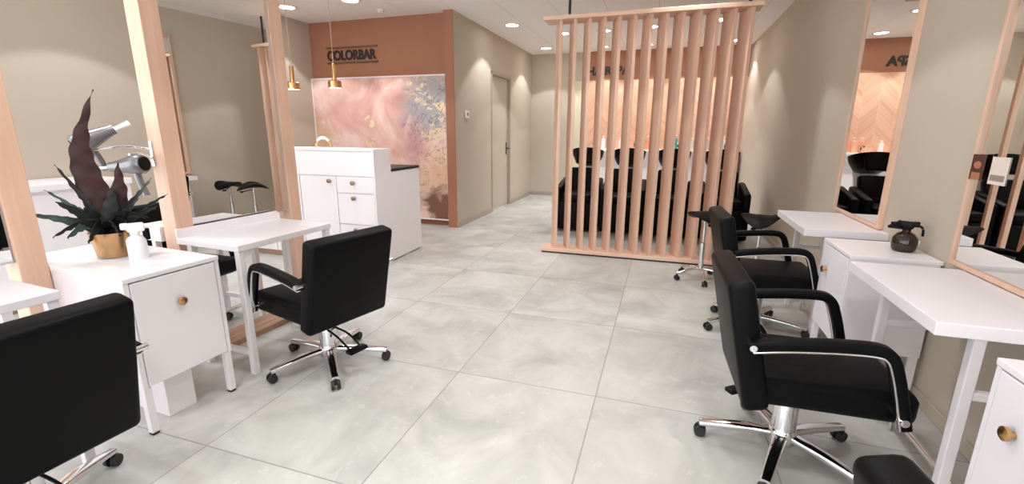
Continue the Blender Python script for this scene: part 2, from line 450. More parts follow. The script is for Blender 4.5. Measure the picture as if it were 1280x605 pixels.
# local: x 0 is the right end, going to -1.75; y 0 front
bm = bmesh.new()
add_box(bm, -1.75, -.018, .02, .29, .06, 1.175)
link('body', bm, M['white'], r)
link('counter_top', box(-1.75, -.018, -.004, .29, 1.172, 1.196, .003), M['white'], r)
bm = bmesh.new()
add_box(bm, -.018, 0, -.004, .29, .012, 1.196, .002)
add_box(bm, -.018, 0, .29, .87, .012, .955, .002)
link('side_panel', bm, M['white'], r)
link('upper_panel', box(-1.75, -.02, .0, .02, .925, 1.17, .002), M['white'], r)
link('worktop', box(-1.75, .004, .292, .875, .957, .985, .003), M['black'], r)
link('back_body', box(-1.75, -.02, .29, .86, .06, .957), M['white'], r)
link('plinth', box(-1.74, -.02, .03, .85, 0, .06), M['plinth'], r)
def front(name, x0, x1, z0, z1, kx=None, kz=None):
    o = link(name, box(x0 + .003, x1 - .003, -.0, .02, z0 + .003, z1 - .003, .0015), M['white'], r)
    if kx is not None:
        bm = bmesh.new(); q = Vector((0, -1, 0)).to_track_quat('Z', 'Y')
        add_lathe(bm, [(0, 0), (.008, 0), (.008, .016), (.021, .017), (.021, .026), (.017, .029), (0, .029)], 20, (kx, 0, kz), q)
        link('knob', bm, M['bronze'], o, True)
front('door', -.925, -.468, .065, .921, -.545, .868)
front('drawer', -.466, -.02, .752, .921, -.262, .855)
front('door', -.466, -.02, .428, .748, -.262, .700)
front('drawer', -.466, -.02, .065, .424, -.262, .37)
front('door', -1.33, -.93, .065, .921, -1.0, .868)
front('door', -1.748, -1.334, .065, .921, -1.40, .868)

# beaded arch standing on the desk
r = thing('beaded_ring', 'small brass arch with white beads standing on reception desk', 'ornament', (-3.43, 4.08, 1.196))
bm = bmesh.new(); R_ = .098
add_sweep(bm, [Vector((R_ * math.cos(a), 0, R_ * 1.0 * math.sin(a))) for a in [PI * k / 24 for k in range(25)]], circ(.008, 8), (0, 1, 0))
link('arch', bm, M['brass'], r, True)
for k in range(7):
    a = math.radians(48 + 14 * k); b = bmesh.new()
    bmesh.ops.create_icosphere(b, subdivisions=2, radius=.017 - .001 * abs(k - 3)); bmesh.ops.translate(b, vec=(R_ * math.cos(a), -.003, R_ * math.sin(a) + .004), verts=b.verts)
    link('bead', b, M['ceramic'], r, True)

# ------------------------------------------------------------------ slatted screen
SY = 5.17
r = thing('slatted_screen', 'tall screen of angled light wood slats standing in front of the black wash units', 'room divider', (0, SY, 0))
link('bottom_board', box(-1.29, .76, -.13, .13, .018, .055, .004), M['wood_x'], r)
link('foot_strip', box(-1.28, .75, -.12, .12, 0, .018), M['black'], r)
link('top_board', box(-1.31, .76, -.13, .13, 2.50, 2.54, .004), M['wood_x'], r)
for k in range(13):
    x = -1.165 + .1505 * k
    bm = box(-.0165, .0165, -.105, .105, .055, 2.50, .002)
    bmesh.ops.rotate(bm, cent=(0, 0, 0), matrix=Matrix.Rotation(math.radians(23), 3, 'Z'), verts=bm.verts)
    bmesh.ops.translate(bm, vec=(x, 0, 0), verts=bm.verts)
    link('slat', bm, M['wood'], r)
for x in (-1.06, .655):
    bm = bmesh.new(); add_cyl(bm, (x, 0, 2.54), (x, 0, CEIL), .014, n=12)
    link('hanging_rod', bm, M['black'], r, True)

# ------------------------------------------------------------------ wash units
def wash_unit(loc, label):
    r = thing('wash_unit', label, 'shampoo chair', loc, 0, 'black shampoo chairs behind the screen')
    bm = bmesh.new(); add_box(bm, -.27, .27, .0, .62, .03, .42, .015); link('base', bm, M['leather'], r, True)
    link('seat', box(-.20, .20, -.02, .50, .425, .53, .03, 3), M['leather'], r, True)
    bm = bmesh.new(); add_box(bm, -.20, .20, -.05, .05, 0, .42, .03, 3)
    bmesh.ops.rotate(bm, cent=(0, 0, 0), matrix=Matrix.Rotation(math.radians(-20), 3, 'X'), verts=bm.verts); bmesh.ops.translate(bm, vec=(0, .50, .45), verts=bm.verts)
    link('backrest', bm, M['leather'], r, True)
    for s in (-1, 1):
        bm = bmesh.new(); add_box(bm, min(s * .205, s * .295), max(s * .205, s * .295), .0, .60, .03, .62, .03, 3)
        for v_ in bm.verts:
            if v_.co.z > .4: v_.co.z += .10 * max(0, min(1, v_.co.y / .6))
        link('armrest', bm, M['leather'], r, True)
    link('pedestal', lathe([(.16, 0), (.16, .02), (.11, .05), (.10, .60), (.13, .80), (.15, .86)], 24, origin=(0, 1.0, 0)), M['ceramic'], r, True)
    # basin: tilted bowl with a neck notch
    bm = bmesh.new(); q = Euler((math.radians(-14), 0, 0)).to_quaternion()
    add_lathe(bm, [(.09, -.17), (.17, -.13), (.225, -.02), (.24, .06), (.225, .065), (.205, .0), (.15, -.10), (0, -.13)], 28, (0, .92, 1.02), q, 1.0, 1.15)
    link('basin', bm, M['plastic'], r, True)
    bm = bmesh.new(); add_box(bm, -.135, .135, -.05, .035, -.10, .13, .03, 3)
    bmesh.ops.rotate(bm, cent=(0, 0, 0), matrix=Matrix.Rotation(math.radians(-16), 3, 'X'), verts=bm.verts); bmesh.ops.translate(bm, vec=(0, .70, 1.00), verts=bm.verts)
    link('headrest', bm, M['leather'], r, True)
    bm = tube([(.05, 1.14, 1.05), (.05, 1.15, 1.17), (.05, 1.10, 1.21), (.05, 1.05, 1.19)], .011); link('faucet', bm, M['chrome'], r, True)
    return r
w0 = wash_unit((-1.12, 6.27, 0), 'black shampoo chair nearest the corridor, behind the left end of the screen')
for x, lab in ((-.50, 'second black shampoo chair from the corridor, behind the slats'), (.13, 'third black shampoo chair from the corridor, behind the slats'), (.77, 'black shampoo chair nearest the right wall, its arm showing past the screen')):
    copy_tree(w0, None, (x, 6.27, 0), 0, lab)

# bright product shelf with bottles
r = thing('product_shelf', 'white back shelf with product bottles on the herringbone wall', 'shelf', (-.15, YF - .03, 0))
link('shelf_top', box(-1.30, 1.45, -.34, 0, .99, 1.03, .003), M['white'], r)
link('back_panel', box(-1.30, 1.45, -.03, 0, .10, .99), M['white'], r)
for x in (-1.28, 1.43): link('side_panel', box(x - .02, x + .02, -.33, -.03, 0, .99), M['white'], r)
def bottle(name, x, y, h, rr, c, pump, label, group):
    o = thing(name, label, 'bottle', (x, y, 1.03), random.uniform(-1, 1), group)
    link('body', lathe([(0, 0), (rr, 0), (rr, h * .68), (rr * .85, h * .76), (rr * .4, h * .80), (rr * .4, h * .84), (0, h * .84)], 18), mat('bottle_body', c, .25), o, True)
    if pump:
        bm = bmesh.new(); add_cyl(bm, (0, 0, h * .84), (0, 0, h * .97), rr * .16, n=10); add_box(bm, -rr * .3, rr * 1.0, -rr * .22, rr * .22, h * .95, h, .003)
        link('pump', bm, M['ceramic'], o, True)
    else:
        link('cap', lathe([(0, h * .84), (rr * .5, h * .84), (rr * .5, h), (0, h)], 16), M['ceramic'], o, True)
BOT = [(-1.32, .30, .05, (232, 234, 236), 1, 'white pump bottle at the shelf end nearest the corridor'), (-1.20, .26, .045, (226, 222, 224), 0, 'white capped bottle second from the corridor end of shelf'),
       (-1.08, .24, .04, (210, 150, 150), 1, 'pink pump bottle on the shelf near the corridor end'), (-.86, .22, .04, (236, 220, 210), 0, 'cream capped bottle on the shelf behind the slats'),
       (-.58, .26, .045, (224, 160, 130), 1, 'first peach pump bottle from the left on the shelf'), (-.46, .26, .045, (226, 172, 140), 1, 'second peach pump bottle from the left on the shelf'), (-.34, .26, .045, (222, 150, 120), 1, 'third peach pump bottle from the left on the shelf'), (-.22, .26, .045, (228, 178, 150), 1, 'fourth peach pump bottle from the left on the shelf'),
       (.02, .22, .04, (120, 200, 205), 0, 'pale blue capped bottle on the shelf behind the slats'), (.17, .28, .05, (30, 160, 150), 1, 'teal green pump bottle on the shelf'), (.29, .20, .04, (60, 175, 165), 0, 'short teal capped bottle right of the teal pump bottle'),
       (.50, .24, .04, (206, 190, 170), 0, 'beige capped bottle on the shelf'), (.74, .24, .04, (200, 205, 208), 1, 'grey pump bottle on the shelf'), (.90, .34, .055, (196, 60, 84), 0, 'tall red bottle with white cap on the shelf'), (1.04, .26, .045, (232, 228, 226), 1, 'white pump bottle at the shelf end nearest the right wall')]
for x, h, rr, c, p, lab in BOT: bottle('product_bottle', x, YF - .20, h, rr, rgb(*c), p, lab, 'product bottles on the back shelf')

# ------------------------------------------------------------------ salon chair (faces +x, origin on floor under the column)
def salon_chair(label, loc, rz):
    L = M['leather']
    r = thing('salon_chair', label, 'salon chair', loc, rz, 'black salon chairs')
    # backrest
    bm = bmesh.new(); add_box(bm, -.048, .048, -.262, .262, -.262, .262, .026, 4)
    mx = Matrix.Translation((-.235, 0, .585)) @ Matrix.Rotation(math.radians(-12), 4, 'Y')
    bmesh.ops.transform(bm, matrix=mx, verts=bm.verts)
    b = link('backrest', bm, L, r, True)
    for s in (-1, 1):
        bm = bmesh.new(); add_cyl(bm, (-.235, s * .245, .615), (-.235, s * .315, .615), .013, n=14)
        link('bolt', bm, M['chrome'], b, True)
    # seat
    bm = bmesh.new(); add_box(bm, -.19, .345, -.238, .238, .345, .475, .036, 4)
    for v_ in bm.verts:
        if v_.co.z > .44: v_.co.z -= .012 * (abs(v_.co.y) / .238) ** 2
    link('seat', bm, L, r, True)
    # arm loops
    path = smooth_path([(-.235, 0, .612), (-.12, 0, .632), (.03, 0, .648), (.15, 0, .652), (.196, 0, .632), (.222, 0, .575), (.25, 0, .48), (.278, 0, .37)], 5)
    for s in (-1, 1):
        bm = bmesh.new(); pp = [p + Vector((0, s * .278, 0)) for p in path]
        add_sweep(bm, pp, rrect(.054, .040, .013, 3), (0, 1, 0))
        a = link('armrest', bm, L, r, True)
        bm = bmesh.new(); pp = [p + Vector((0, s * .289, 0)) for p in path]
        inner = []
        for i, p in enumerate(pp):
            tt = (pp[min(i + 1, len(pp) - 1)] - pp[max(i - 1, 0)]).normalized()
            inner.append(p + Vector((tt.z, 0, -tt.x)) * -.020 * -1)
        add_sweep(bm, inner, rrect(.030, .008, .003, 2), (0, 1, 0))
        link('trim', bm, M['chrome'], a, True)
        bm = bmesh.new(); add_cyl(bm, (.262, s * .238, .405), (.262, s * .315, .405), .014, n=14)
        link('bolt', bm, M['chrome'], a, True)
    # column
    link('mounting_plate', box(-.13, .13, -.11, .11, .325, .347, .006), M['plastic'], r)
    link('column', lathe([(0, .075), (.048, .075), (.048, .28), (.042, .292), (.034, .296), (.034, .33), (0, .33)], 24), M['chrome'], r, True)
    link('hub', lathe([(0, .06), (.052, .06), (.058, .075), (.058, .115), (.05, .128), (.0, .128)], 24), M['chrome'], r, True)
    # five base arms with casters
    for k in range(5):
        a = 2 * PI * k / 5; c, s = math.cos(a), math.sin(a)
        bm = bmesh.new()
        pth = smooth_path([(.04 * c, .04 * s, .098), (.16 * c, .16 * s, .090), (.27 * c, .27 * s, .076), (.335 * c, .335 * s, .066)], 4)
        add_sweep(bm, pth, rrect(.042, .026, .010, 3), None, lambda u: 1.3 - .30 * u)
        arm = link('base_arm', bm, M['chrome'], r, True)
        bm = bmesh.new(); px, py = -s, c
        for w in (-1, 1):
            o1 = Vector((.330 * c + px * w * .008, .330 * s + py * w * .008, .027)); o2 = o1 + Vector((px * w * .016, py * w * .016, 0))
            add_cyl(bm, o1, o2, .027, .024, n=18)
        add_cyl(bm, (.330 * c, .330 * s, .03), (.330 * c, .330 * s, .062), .011, n=10)
        link('caster', bm, M['rubber'], arm, True)
    # foot pump lever at the back
    bm = bmesh.new()
    for w in (-.035, .035):
        add_sweep(bm, smooth_path([(-.03, w * .7, .235), (-.15, w, .215), (-.245, w, .165)], 4), circ(.006, 8))
    add_box(bm, -.285, -.235, -.06, .06, .150, .172, .006)
    link('pump_lever', bm, M['plastic'], r, True)
    return r
CH = [('black salon chair turned to the left mirror, nearest the reception desk', (-1.835, 2.075, 0), 165),
      ('black salon chair at the picture lower left, backrest towards the aisle', (-1.99, .745, 0), 176),
      ('black salon chair on the far side of the left mirror row, behind the plant', (-3.30, 2.26, 0), 0),
      ('largest black salon chair on the right side, at the table beside the narrow white cabinet', (.585, 2.04, 0), 2),
      ('black salon chair beside the right wall, behind the largest one', (.69, 3.46, 0), 3),
      ('black salon chair of which only the backrest top shows at the lower right edge', (.715, .64, 0), 8)]
c0 = salon_chair(*CH[0][:2], math.radians(CH[0][2]))
chairs = [c0]
for lab, loc, deg in CH[1:]: chairs.append(copy_tree(c0, None, loc, math.radians(deg), lab))
STAR = [26 - 165, 6, 20, 33 - 2, 60 - 3, 0]
for ch, sdeg in zip(chairs, STAR):
    for p in [x for x in bpy.data.objects if x.parent == ch and x.name.split('.')[0] == 'base_arm']:
        p.rotation_euler.z = math.radians(sdeg)
    for p in [x for x in bpy.data.objects if x.parent == ch and x.name.split('.')[0] == 'pump_lever']:
        p.rotation_euler.z = math.radians(-55 if ch in chairs[3:5] else 0)

# ------------------------------------------------------------------ left row: local frame u (towards aisle), w (along the row)
TH = math.radians(3.5); O = Vector((-2.66, 2.2, 0))
def row(u, w, z=0.0): return O + Vector((u * math.cos(TH) + w * math.sin(TH), -u * math.sin(TH) + w * math.cos(TH), z))
def rpost(w, label):
    r = link('wooden_post', box(-.065, .05, -.05, .05, 0, CEIL, .003), M['wood'], None, False, row(0, w), -TH)
    return tag(r, label, 'post', 'wooden posts of the left mirror row')
rpost(.512, 'floor to ceiling wooden post between mirror and reception desk')
rpost(-.297, 'floor to ceiling wooden post right of the plant')
rpost(-.98, 'floor to ceiling wooden post left of the plant')

def station_mirror(w0, w1, label):
    r = thing('station_mirror', label, 'mirror', row(-.0, (w0 + w1) / 2), -TH, 'double sided mirrors of the left row')
    h = (w1 - w0) / 2
    link('core', box(-.026, .026, -h + .002, h - .002, .80, 2.80), M['alu'], r)
    link('glass', box(.026, .030, -h + .004, h - .004, .81, 2.79), M['mirror'], r)
    link('glass', box(-.030, -.026, -h + .004, h - .004, .81, 2.79), M['mirror'], r)
    bm = bmesh.new()
    add_box(bm, -.031, .033, -h + .0005, -h + .006, .80, 2.80); add_box(bm, -.031, .033, h - .0015, h - .0005, .80, 2.80)
    link('edge_strip', bm, M['alu'], r)
    return r
station_mirror(-.247, .462, 'tall mirror between two wooden posts behind the left white table')
station_mirror(-1.75, -1.03, 'tall mirror at the left picture edge, left of the first post')

def row_table(label, loc, rz):
    r = thing('styling_table', label, 'table', loc, rz, 'white styling tables of the left row')
    link('table_top', box(.052, .545, -.345, .345, .735, .77, .003), M['white'], r)
    link('upstand', box(.052, .070, -.345, .345, .77, .822, .002), M['white'], r)
    for w in (-.32, .32):
        for u in (.52, .14): link('leg', box(u - .018, u + .018, w - .018, w + .018, 0, .735, .003), M['white_metal'], r)
        link('stretcher', box(.158, .502, w - .014, w + .014, .115, .145, .003), M['white_metal'], r)
    return r
t0 = row_table('white styling table under the left mirror beside the black salon chair', row(0, -.015), -TH)
copy_tree(t0, None, row(0, -1.46), -TH, 'white styling table cut by the left picture edge')
copy_tree(t0, None, row(-.03, -.015), -TH + PI, 'white styling table on the far side of the left mirror')

# base beam and footrest rails
for w0_, w1_, lab in ((-.245, .46, 'low wooden base board between posts under the left table'),):
    r = thing('base_board', lab, 'board', row(0, (w0_ + w1_) / 2), -TH)
    h = (w1_ - w0_) / 2
    for i, u in enumerate((-.07, .0, .07)):
        link('plank', box(u - .033, u + .033, -h + .002, h - .002, 0, .035, .003), M['wood_y'], r)
def footrest(label, loc, rz, ln=.62):
    r = thing('footrest', label, 'footrest', loc, rz, 'chrome footrests under the tables')
    bm = bmesh.new(); add_cyl(bm, (0, -ln / 2, .09), (0, ln / 2, .09), .014, n=14); link('rail', bm, M['chrome'], r, True)
    for y in (-ln / 2 + .06, ln / 2 - .06):
        bm = bmesh.new(); add_cyl(bm, (0.0, y, 0), (0, y, .08), .010, n=10); link('foot', bm, M['chrome'], r, True)
    return r
f0 = footrest('chrome footrest rail on the floor behind the base board of the left row', row(-.30, .1), -TH)
copy_tree(f0, None, (1.12, 2.13, 0), 0, 'chrome footrest rail on the floor under the nearest right table')
copy_tree(f0, None, (1.12, 3.72, 0), 0, 'chrome footrest rail on the floor under the far right table')

# ------------------------------------------------------------------ white cabinets (front faces +x, origin at front centre on floor)
def cabinet(label, loc, rz, depth, knob_side=0.0, name='white_cabinet', hgt=.758):
    r = thing(name, label, 'cabinet', loc, rz, 'narrow white cabinets with one round knob')
    W = .215
    link('top', box(-depth, .004, -W, W, hgt - .022, hgt, .003), M['white'], r)
    bm = bmesh.new()
    add_box(bm, -depth + .01, 0, -W + .002, -W + .022, .235, hgt - .022); add_box(bm, -depth + .01, 0, W - .022, W - .002, .235, hgt - .022)
    add_box(bm, -depth + .01, -.022, -W + .022, W - .022, .235, .257); add_box(bm, -depth + .01, -depth + .03, -W + .022, W - .022, .257, hgt - .022)
    link('carcass', bm, M['white'], r)
    d = link('door', box(-.019, .003, -W + .026, W - .026, .242, hgt - .028, .002), M['white'], r)
    q = Vector((1, 0, 0)).to_track_quat('Z', 'Y'); bm = bmesh.new()
    add_lathe(bm, [(0, 0), (.009, 0), (.009, .014), (.020, .016), (.020, .025), (.016, .028), (0, .028)], 20, (.003, knob_side, hgt - .165), q)
    link('knob', bm, M['brass'], d, True)
    for x in (-.02, -depth + .03):
        for y in (-W + .02, W - .02):
            bm = bmesh.new()
            add_box(bm, x - .016, x + .016, y - .016, y + .016, .012, .235, .002)
            lg = link('leg', bm, M['white_metal'], r)
            link('foot', box(x - .014, x + .014, y - .014, y + .014, 0, .012), M['rubber'], lg)
    return r
cab = cabinet('narrow white cabinet with the potted plant on it, between two wooden posts', (-2.125, 1.452, 0), -TH, .86)
link('cable_box', box(-.42, -.085, -.085, .05, 0, .235, .003), M['white'], cab)
cabR = cabinet('narrow white cabinet on the right under the dark spray bottle', (.965, 2.945, 0), PI, .388, -.10)
cabinet('narrow white cabinet at the lower right picture corner', (.95, 1.35, 0), PI, .40, -.085)

# ------------------------------------------------------------------ plant
PX, PY, PZ = -2.585, 1.50, .758
r = thing('potted_plant', 'potted plant with tall dark red leaf in a shiny gold pot', 'potted plant', (PX, PY, PZ))
link('pot', lathe([(0, 0), (.066, 0), (.072, .006), (.092, .128), (.086, .128), (.078, .10), (0, .10)], 32), M['gold'], r, True)
link('soil', lathe([(0, .101), (.079, .101), (.079, .108), (0, .112)], 24), mat('dark_soil', rgb(30, 24, 20), .9), r)
def leaf(pts, width, m, waves=0, amp=.0, thick=.0025, curl=.25, facing=None, taper=.9):
    P = smooth_path(pts, 7); n = len(P); bm = bmesh.new(); cols = 4; rows = []
    for i, p in enumerate(P):
        u = i / (n - 1)
        t_ = (P[min(i + 1, n - 1)] - P[max(i - 1, 0)]).normalized()
        s = Vector(facing) if facing else (Vector((0, 0, 1)).cross(t_) if abs(t_.z) < .97 else Vector((1, 0, 0)))
        s = (s - t_ * s.dot(t_)).normalized(); nn = t_.cross(s)
        w = width * max(.03, math.sin(PI * min(1, u ** .75 * taper + .08)) if u < .98 else .03)
        rowv = []
        for k in range(cols + 1):
            f = -1 + 2 * k / cols
            ruf = amp * abs(f) * math.sin(u * waves * 2 * PI + (0 if f < 0 else 1.3))
            rowv.append(p + s * (w * f + ruf * .6 * (1 if f > 0 else -1)) + nn * (curl * w * abs(f) + ruf))
        rows.append((rowv, nn))
    top = [[bm.verts.new(q) for q in rv] for rv, nn in rows]; bot = [[bm.verts.new(q - nn * thick) for q in rv] for rv, nn in rows]
    for i in range(n - 1):
        for k in range(cols):
            bm.faces.new((top[i][k], top[i][k + 1], top[i + 1][k + 1], top[i + 1][k])); bm.faces.new((bot[i][k], bot[i + 1][k], bot[i + 1][k + 1], bot[i][k + 1]))
        bm.faces.new((top[i][0], top[i + 1][0], bot[i + 1][0], bot[i][0])); bm.faces.new((top[i][cols], bot[i][cols], bot[i + 1][cols], top[i + 1][cols]))
    for e_ in (0, n - 1):
        for k in range(cols): bm.faces.new((top[e_][k], bot[e_][k], bot[e_][k + 1], top[e_][k + 1]))
    return link('leaf', bm, m, r, 60)
CAMR = Vector((.52, .85, 0))   # sideways direction along which the broad leaves spread
TOC = Vector((.85, -.52, 0))   # direction towards the aisle
def L2(a, z, d=0): return tuple(CAMR * a + TOC * d + Vector((0, 0, z)))
FAC = tuple(CAMR)
leaf([L2(.005, .11), L2(-.010, .20), L2(-.028, .30), L2(-.048, .42), L2(-.050, .53), L2(-.020, .65), L2(.036, .80)], .056, M['leaf_red'], 8, .006, facing=FAC, curl=.12, taper=.93)
leaf([L2(.015, .11), L2(.030, .20), L2(.058, .30), L2(.066, .38), L2(.074, .46)], .034, M['leaf_red'], 5, .005, facing=FAC, curl=.15)
leaf([L2(.0, .11, .02), L2(.0, .19, .03), L2(.02, .27, .03), L2(.035, .35, .02)], .034, M['leaf_dark'], 5, .005, facing=FAC, curl=.15)
RL = [(-.262, .245, .04, .030, 'leaf_green'), (-.150, .46, .0, .017, 'leaf_dark'), (-.205, .345, -.03, .016, 'leaf_green'), (-.170, .295, .05, .034, 'leaf_dark'),
      (-.205, .135, .07, .020, 'leaf_dark'), (-.155, .130, .10, .034, 'leaf_green'), (-.085, .105, .15, .034, 'leaf_dark'), (.03, .125, .16, .034, 'leaf_dark'), (.095, .125, .13, .032, 'leaf_dark'),
      (.250, .295, .03, .016, 'leaf_dark'), (.195, .375, -.02, .018, 'leaf_green'), (.20, .24, .06, .022, 'leaf_dark'), (.15, .19, .10, .030, 'leaf_dark'), (.12, .30, .05, .028, 'leaf_dark'),
      (-.08, .26, .06, .034, 'leaf_dark'), (.07, .24, .09, .032, 'leaf_dark'), (-.11, .20, .09, .032, 'leaf_dark'), (-.02, .20, .12, .034, 'leaf_dark'),
      (.10, .26, -.14, .030, 'leaf_green'), (-.12, .24, -.15, .030, 'leaf_dark'), (.0, .24, -.17, .030, 'leaf_dark')]
for a, z, dep, wd, mm in RL:
    e = CAMR * a + TOC * dep + Vector((0, 0, z)); b = Vector((0, 0, .11)) + Vector((e.x, e.y, 0)) * .08
    sag = .055 if z < .2 else .02
    mid = b.lerp(e, .55) + Vector((0, 0, sag)); q1 = b.lerp(e, .25) + Vector((0, 0, sag))
    leaf([b, q1, mid, e], wd * .78, M[mm], 8, .0045, curl=.2, taper=.88, facing=tuple(TOC.cross((e - b).normalized())))

# white spray bottle
def spray(name, loc, rz, body, head, label, h=.17, rr=.040, fat=False):
    r = thing(name, label, 'spray bottle', loc, rz)
    pr = [(0, 0), (rr, 0), (rr * 1.02, .01), (rr, h * .55), (rr * .8, h * .64), (rr * .42, h * .70), (rr * .42, h * .76), (0, h * .76)]
    if fat: pr = [(0, 0), (rr * .8, 0), (rr * .98, h * .06), (rr * 1.05, h * .20), (rr, h * .36), (rr * .7, h * .48), (rr * .35, h * .53), (rr * .35, h * .58), (0, h * .58)]
    z = pr[-1][1]
    link('bottle', lathe(pr, 24), body, r, True)
    bm = bmesh.new(); k = h / .16 * 1.35
    if fat: k *= .80
    add_box(bm, -.020 * k, .028 * k, -.012 * k, .012 * k, z + .004 * k, z + .034 * k, .006 * k, 3)
    add_cyl(bm, (.024 * k, 0, z + .022 * k), (.052 * k, 0, z + .020 * k), .008 * k, .006 * k, n=12)
    add_cyl(bm, (0, 0, z - .006), (0, 0, z + .01), .014 * k, n=16)
    add_box(bm, -.036 * k, -.014 * k, -.010 * k, .010 * k, z + .014 * k, z + .036 * k, .005 * k, 3)
    if fat: add_cyl(bm, (.02 * k, 0, z + .018 * k), (.060 * k, 0, z + .004 * k), .020 * k, .005 * k, n=14)
    link('spray_head', bm, head, r, True)
    bm = tube([(.022 * k, 0, z + .012 * k), (.034 * k, 0, z - .004 * k), (.028 * k, 0, z - .024 * k)] if not fat else [(-.026 * k, 0, z + .022 * k), (-.046 * k, 0, z + .012 * k), (-.050 * k, 0, z - .018 * k)], .0045 * k, 8)
    if not fat: add_box(bm, .020 * k, .040 * k, -.007 * k, .007 * k, z - .028 * k, z + .012 * k, .004 * k)
    link('trigger', bm, head if fat else M['plastic'], r, True)
    return r
spray('spray_bottle', (-2.42, 1.50, .758), math.radians(60), mat('white_bottle', rgb(226, 224, 228), .35), M['ceramic'], 'small white spray bottle beside the gold plant pot')
b = spray('spray_bottle', (1.26, 2.93, .758), math.radians(150), mat('dark_amber_plastic', rgb(42, 26, 22), .12), M['plastic'], 'dark round spray bottle with black trigger head on the right cabinet', .20, .054, True)
bm = bmesh.new(); add_lathe(bm, [(0, 0), (.016, 0), (.016, .0025), (0, .0025)], 16, (-.056, -.010, .05), Vector((-1, -.2, 0)).to_track_quat('Z', 'Y'))
link('sticker', bm, M['ceramic'], b)

# two hair dryers in holders at the post
def dryer(label, loc, eul, m):
    r = thing('hair_dryer', label, 'hair dryer', loc, 0, 'hair dryers beside the plant'); r.rotation_euler = eul
    q = Vector((1, 0, 0)).to_track_quat('Z', 'Y'); bm = bmesh.new()
    add_lathe(bm, [(0, -.075), (.044, -.075), (.052, -.06), (.052, -.02), (.038, .04), (.028, .09), (.026, .115), (0, .115)], 24, (0, 0, 0), q); link('barrel', bm, m, r, True)
    bm = bmesh.new(); add_lathe(bm, [(0, -.080), (.036, -.080), (.038, -.070), (0, -.070)], 20, (0, 0, 0), q); link('intake_grille', bm, M['plastic'], r, True)
    bm = bmesh.new(); add_lathe(bm, [(0, .113), (.024, .113), (.026, .15), (.032, .19), (0, .19)], 20, (0, 0, 0), q, 1.0, .45); link('nozzle', bm, M['alu'], r, True)
    bm = bmesh.new(); add_sweep(bm, smooth_path([(-.02, 0, -.03), (-.025, 0, -.10), (-.04, 0, -.17)], 4), rrect(.034, .028, .011, 3), (0, 1, 0)); link('handle', bm, m, r, True)
    return r
MD = mat('silver_plastic', rgb(132, 130, 134), .25, .4)
D1 = Vector((-2.725, 1.735, 1.19)); D2 = Vector((-2.845, 1.64, 1.325))
dryer('silver hair dryer with dark round intake lower of the two behind the plant', D1, (0, math.radians(6), math.radians(196)), MD)
dryer('silver hair dryer with its nozzle pointing up, upper of the two behind the plant', D2, (math.radians(20), math.radians(-27), math.radians(60)), MD)
r = thing('dryer_holder', 'chrome hair dryer holder fixed to the wooden post behind the plant', 'holder', row(-.03, -.347, 1.20), -TH)
r.location = (0, 0, 0); r.rotation_euler.z = 0
bm = bmesh.new(); A0 = row(-.05, -.347, 1.215); A1 = row(-.05, -.347, 1.27)
for A_, D_ in ((A0, D1 + Vector((0, 0, .055))), (A1, D2 + Vector((.0, 0, -.058)))):
    add_sweep(bm, smooth_path([A_, A_.lerp(D_, .5) + Vector((0, 0, .02)), D_], 5), circ(.006, 8))
link('arm', bm, M['chrome'], r, True)
bm = bmesh.new(); c_ = row(-.05, -.349, 1.245); add_box(bm, -.018, .018, -.004, .002, -.07, .07, .002, mx=Matrix.Translation(c_) @ Matrix.Rotation(-TH, 4, 'Z'))
link('wall_plate', bm, M['chrome'], r, True)

# ------------------------------------------------------------------ right wall stations
def wall_mirror(y0, y1, label):
    r = thing('wall_mirror', label, 'mirror', (XR, (y0 + y1) / 2, .775), 0, 'wood framed mirrors on the right wall')
    h = (y1 - y0) / 2; H = 1.80
    bm = bmesh.new()
    add_box(bm, -.032, 0, -h, -h + .022, 0, H, .002); add_box(bm, -.032, 0, h - .022, h, 0, H, .002)
    add_box(bm, -.032, 0, -h + .022, h - .022, 0, .022, .002); add_box(bm, -.032, 0, -h + .022, h - .022, H - .022, H, .002)
    link('frame', bm, M['wood'], r)
    link('glass', box(-.022, -.0, -h + .022, h - .022, .022, H - .022), M['mirror'], r)
    return r
wall_mirror(3.46, 4.30, 'tall wood framed mirror reflecting the herringbone wall')
wall_mirror(1.80, 2.66, 'tall wood framed mirror at the right picture edge with two cards')

def wall_table(label, loc):
    r = thing('wall_table', label, 'table', loc, 0, 'white tables on the right wall')
    D = XR - .90
    link('table_top', box(-D, 0, -.385, .385, .722, .77, .003), M['white'], r)
    for y in (-.33, .33):
        link('leg', box(-.33, -.295, y - .018, y + .018, 0, .722, .003), M['white_metal'], r)
        link('crossbar', box(-.295, -.012, y - .015, y + .015, .485, .515, .003), M['white_metal'], r)
    return r
wt = wall_table('large white wall table on the right, nearest the viewer', (XR, 2.165, 0))
copy_tree(wt, None, (XR, 3.74, 0), 0, 'white wall table on the right beyond the spray bottle cabinet')
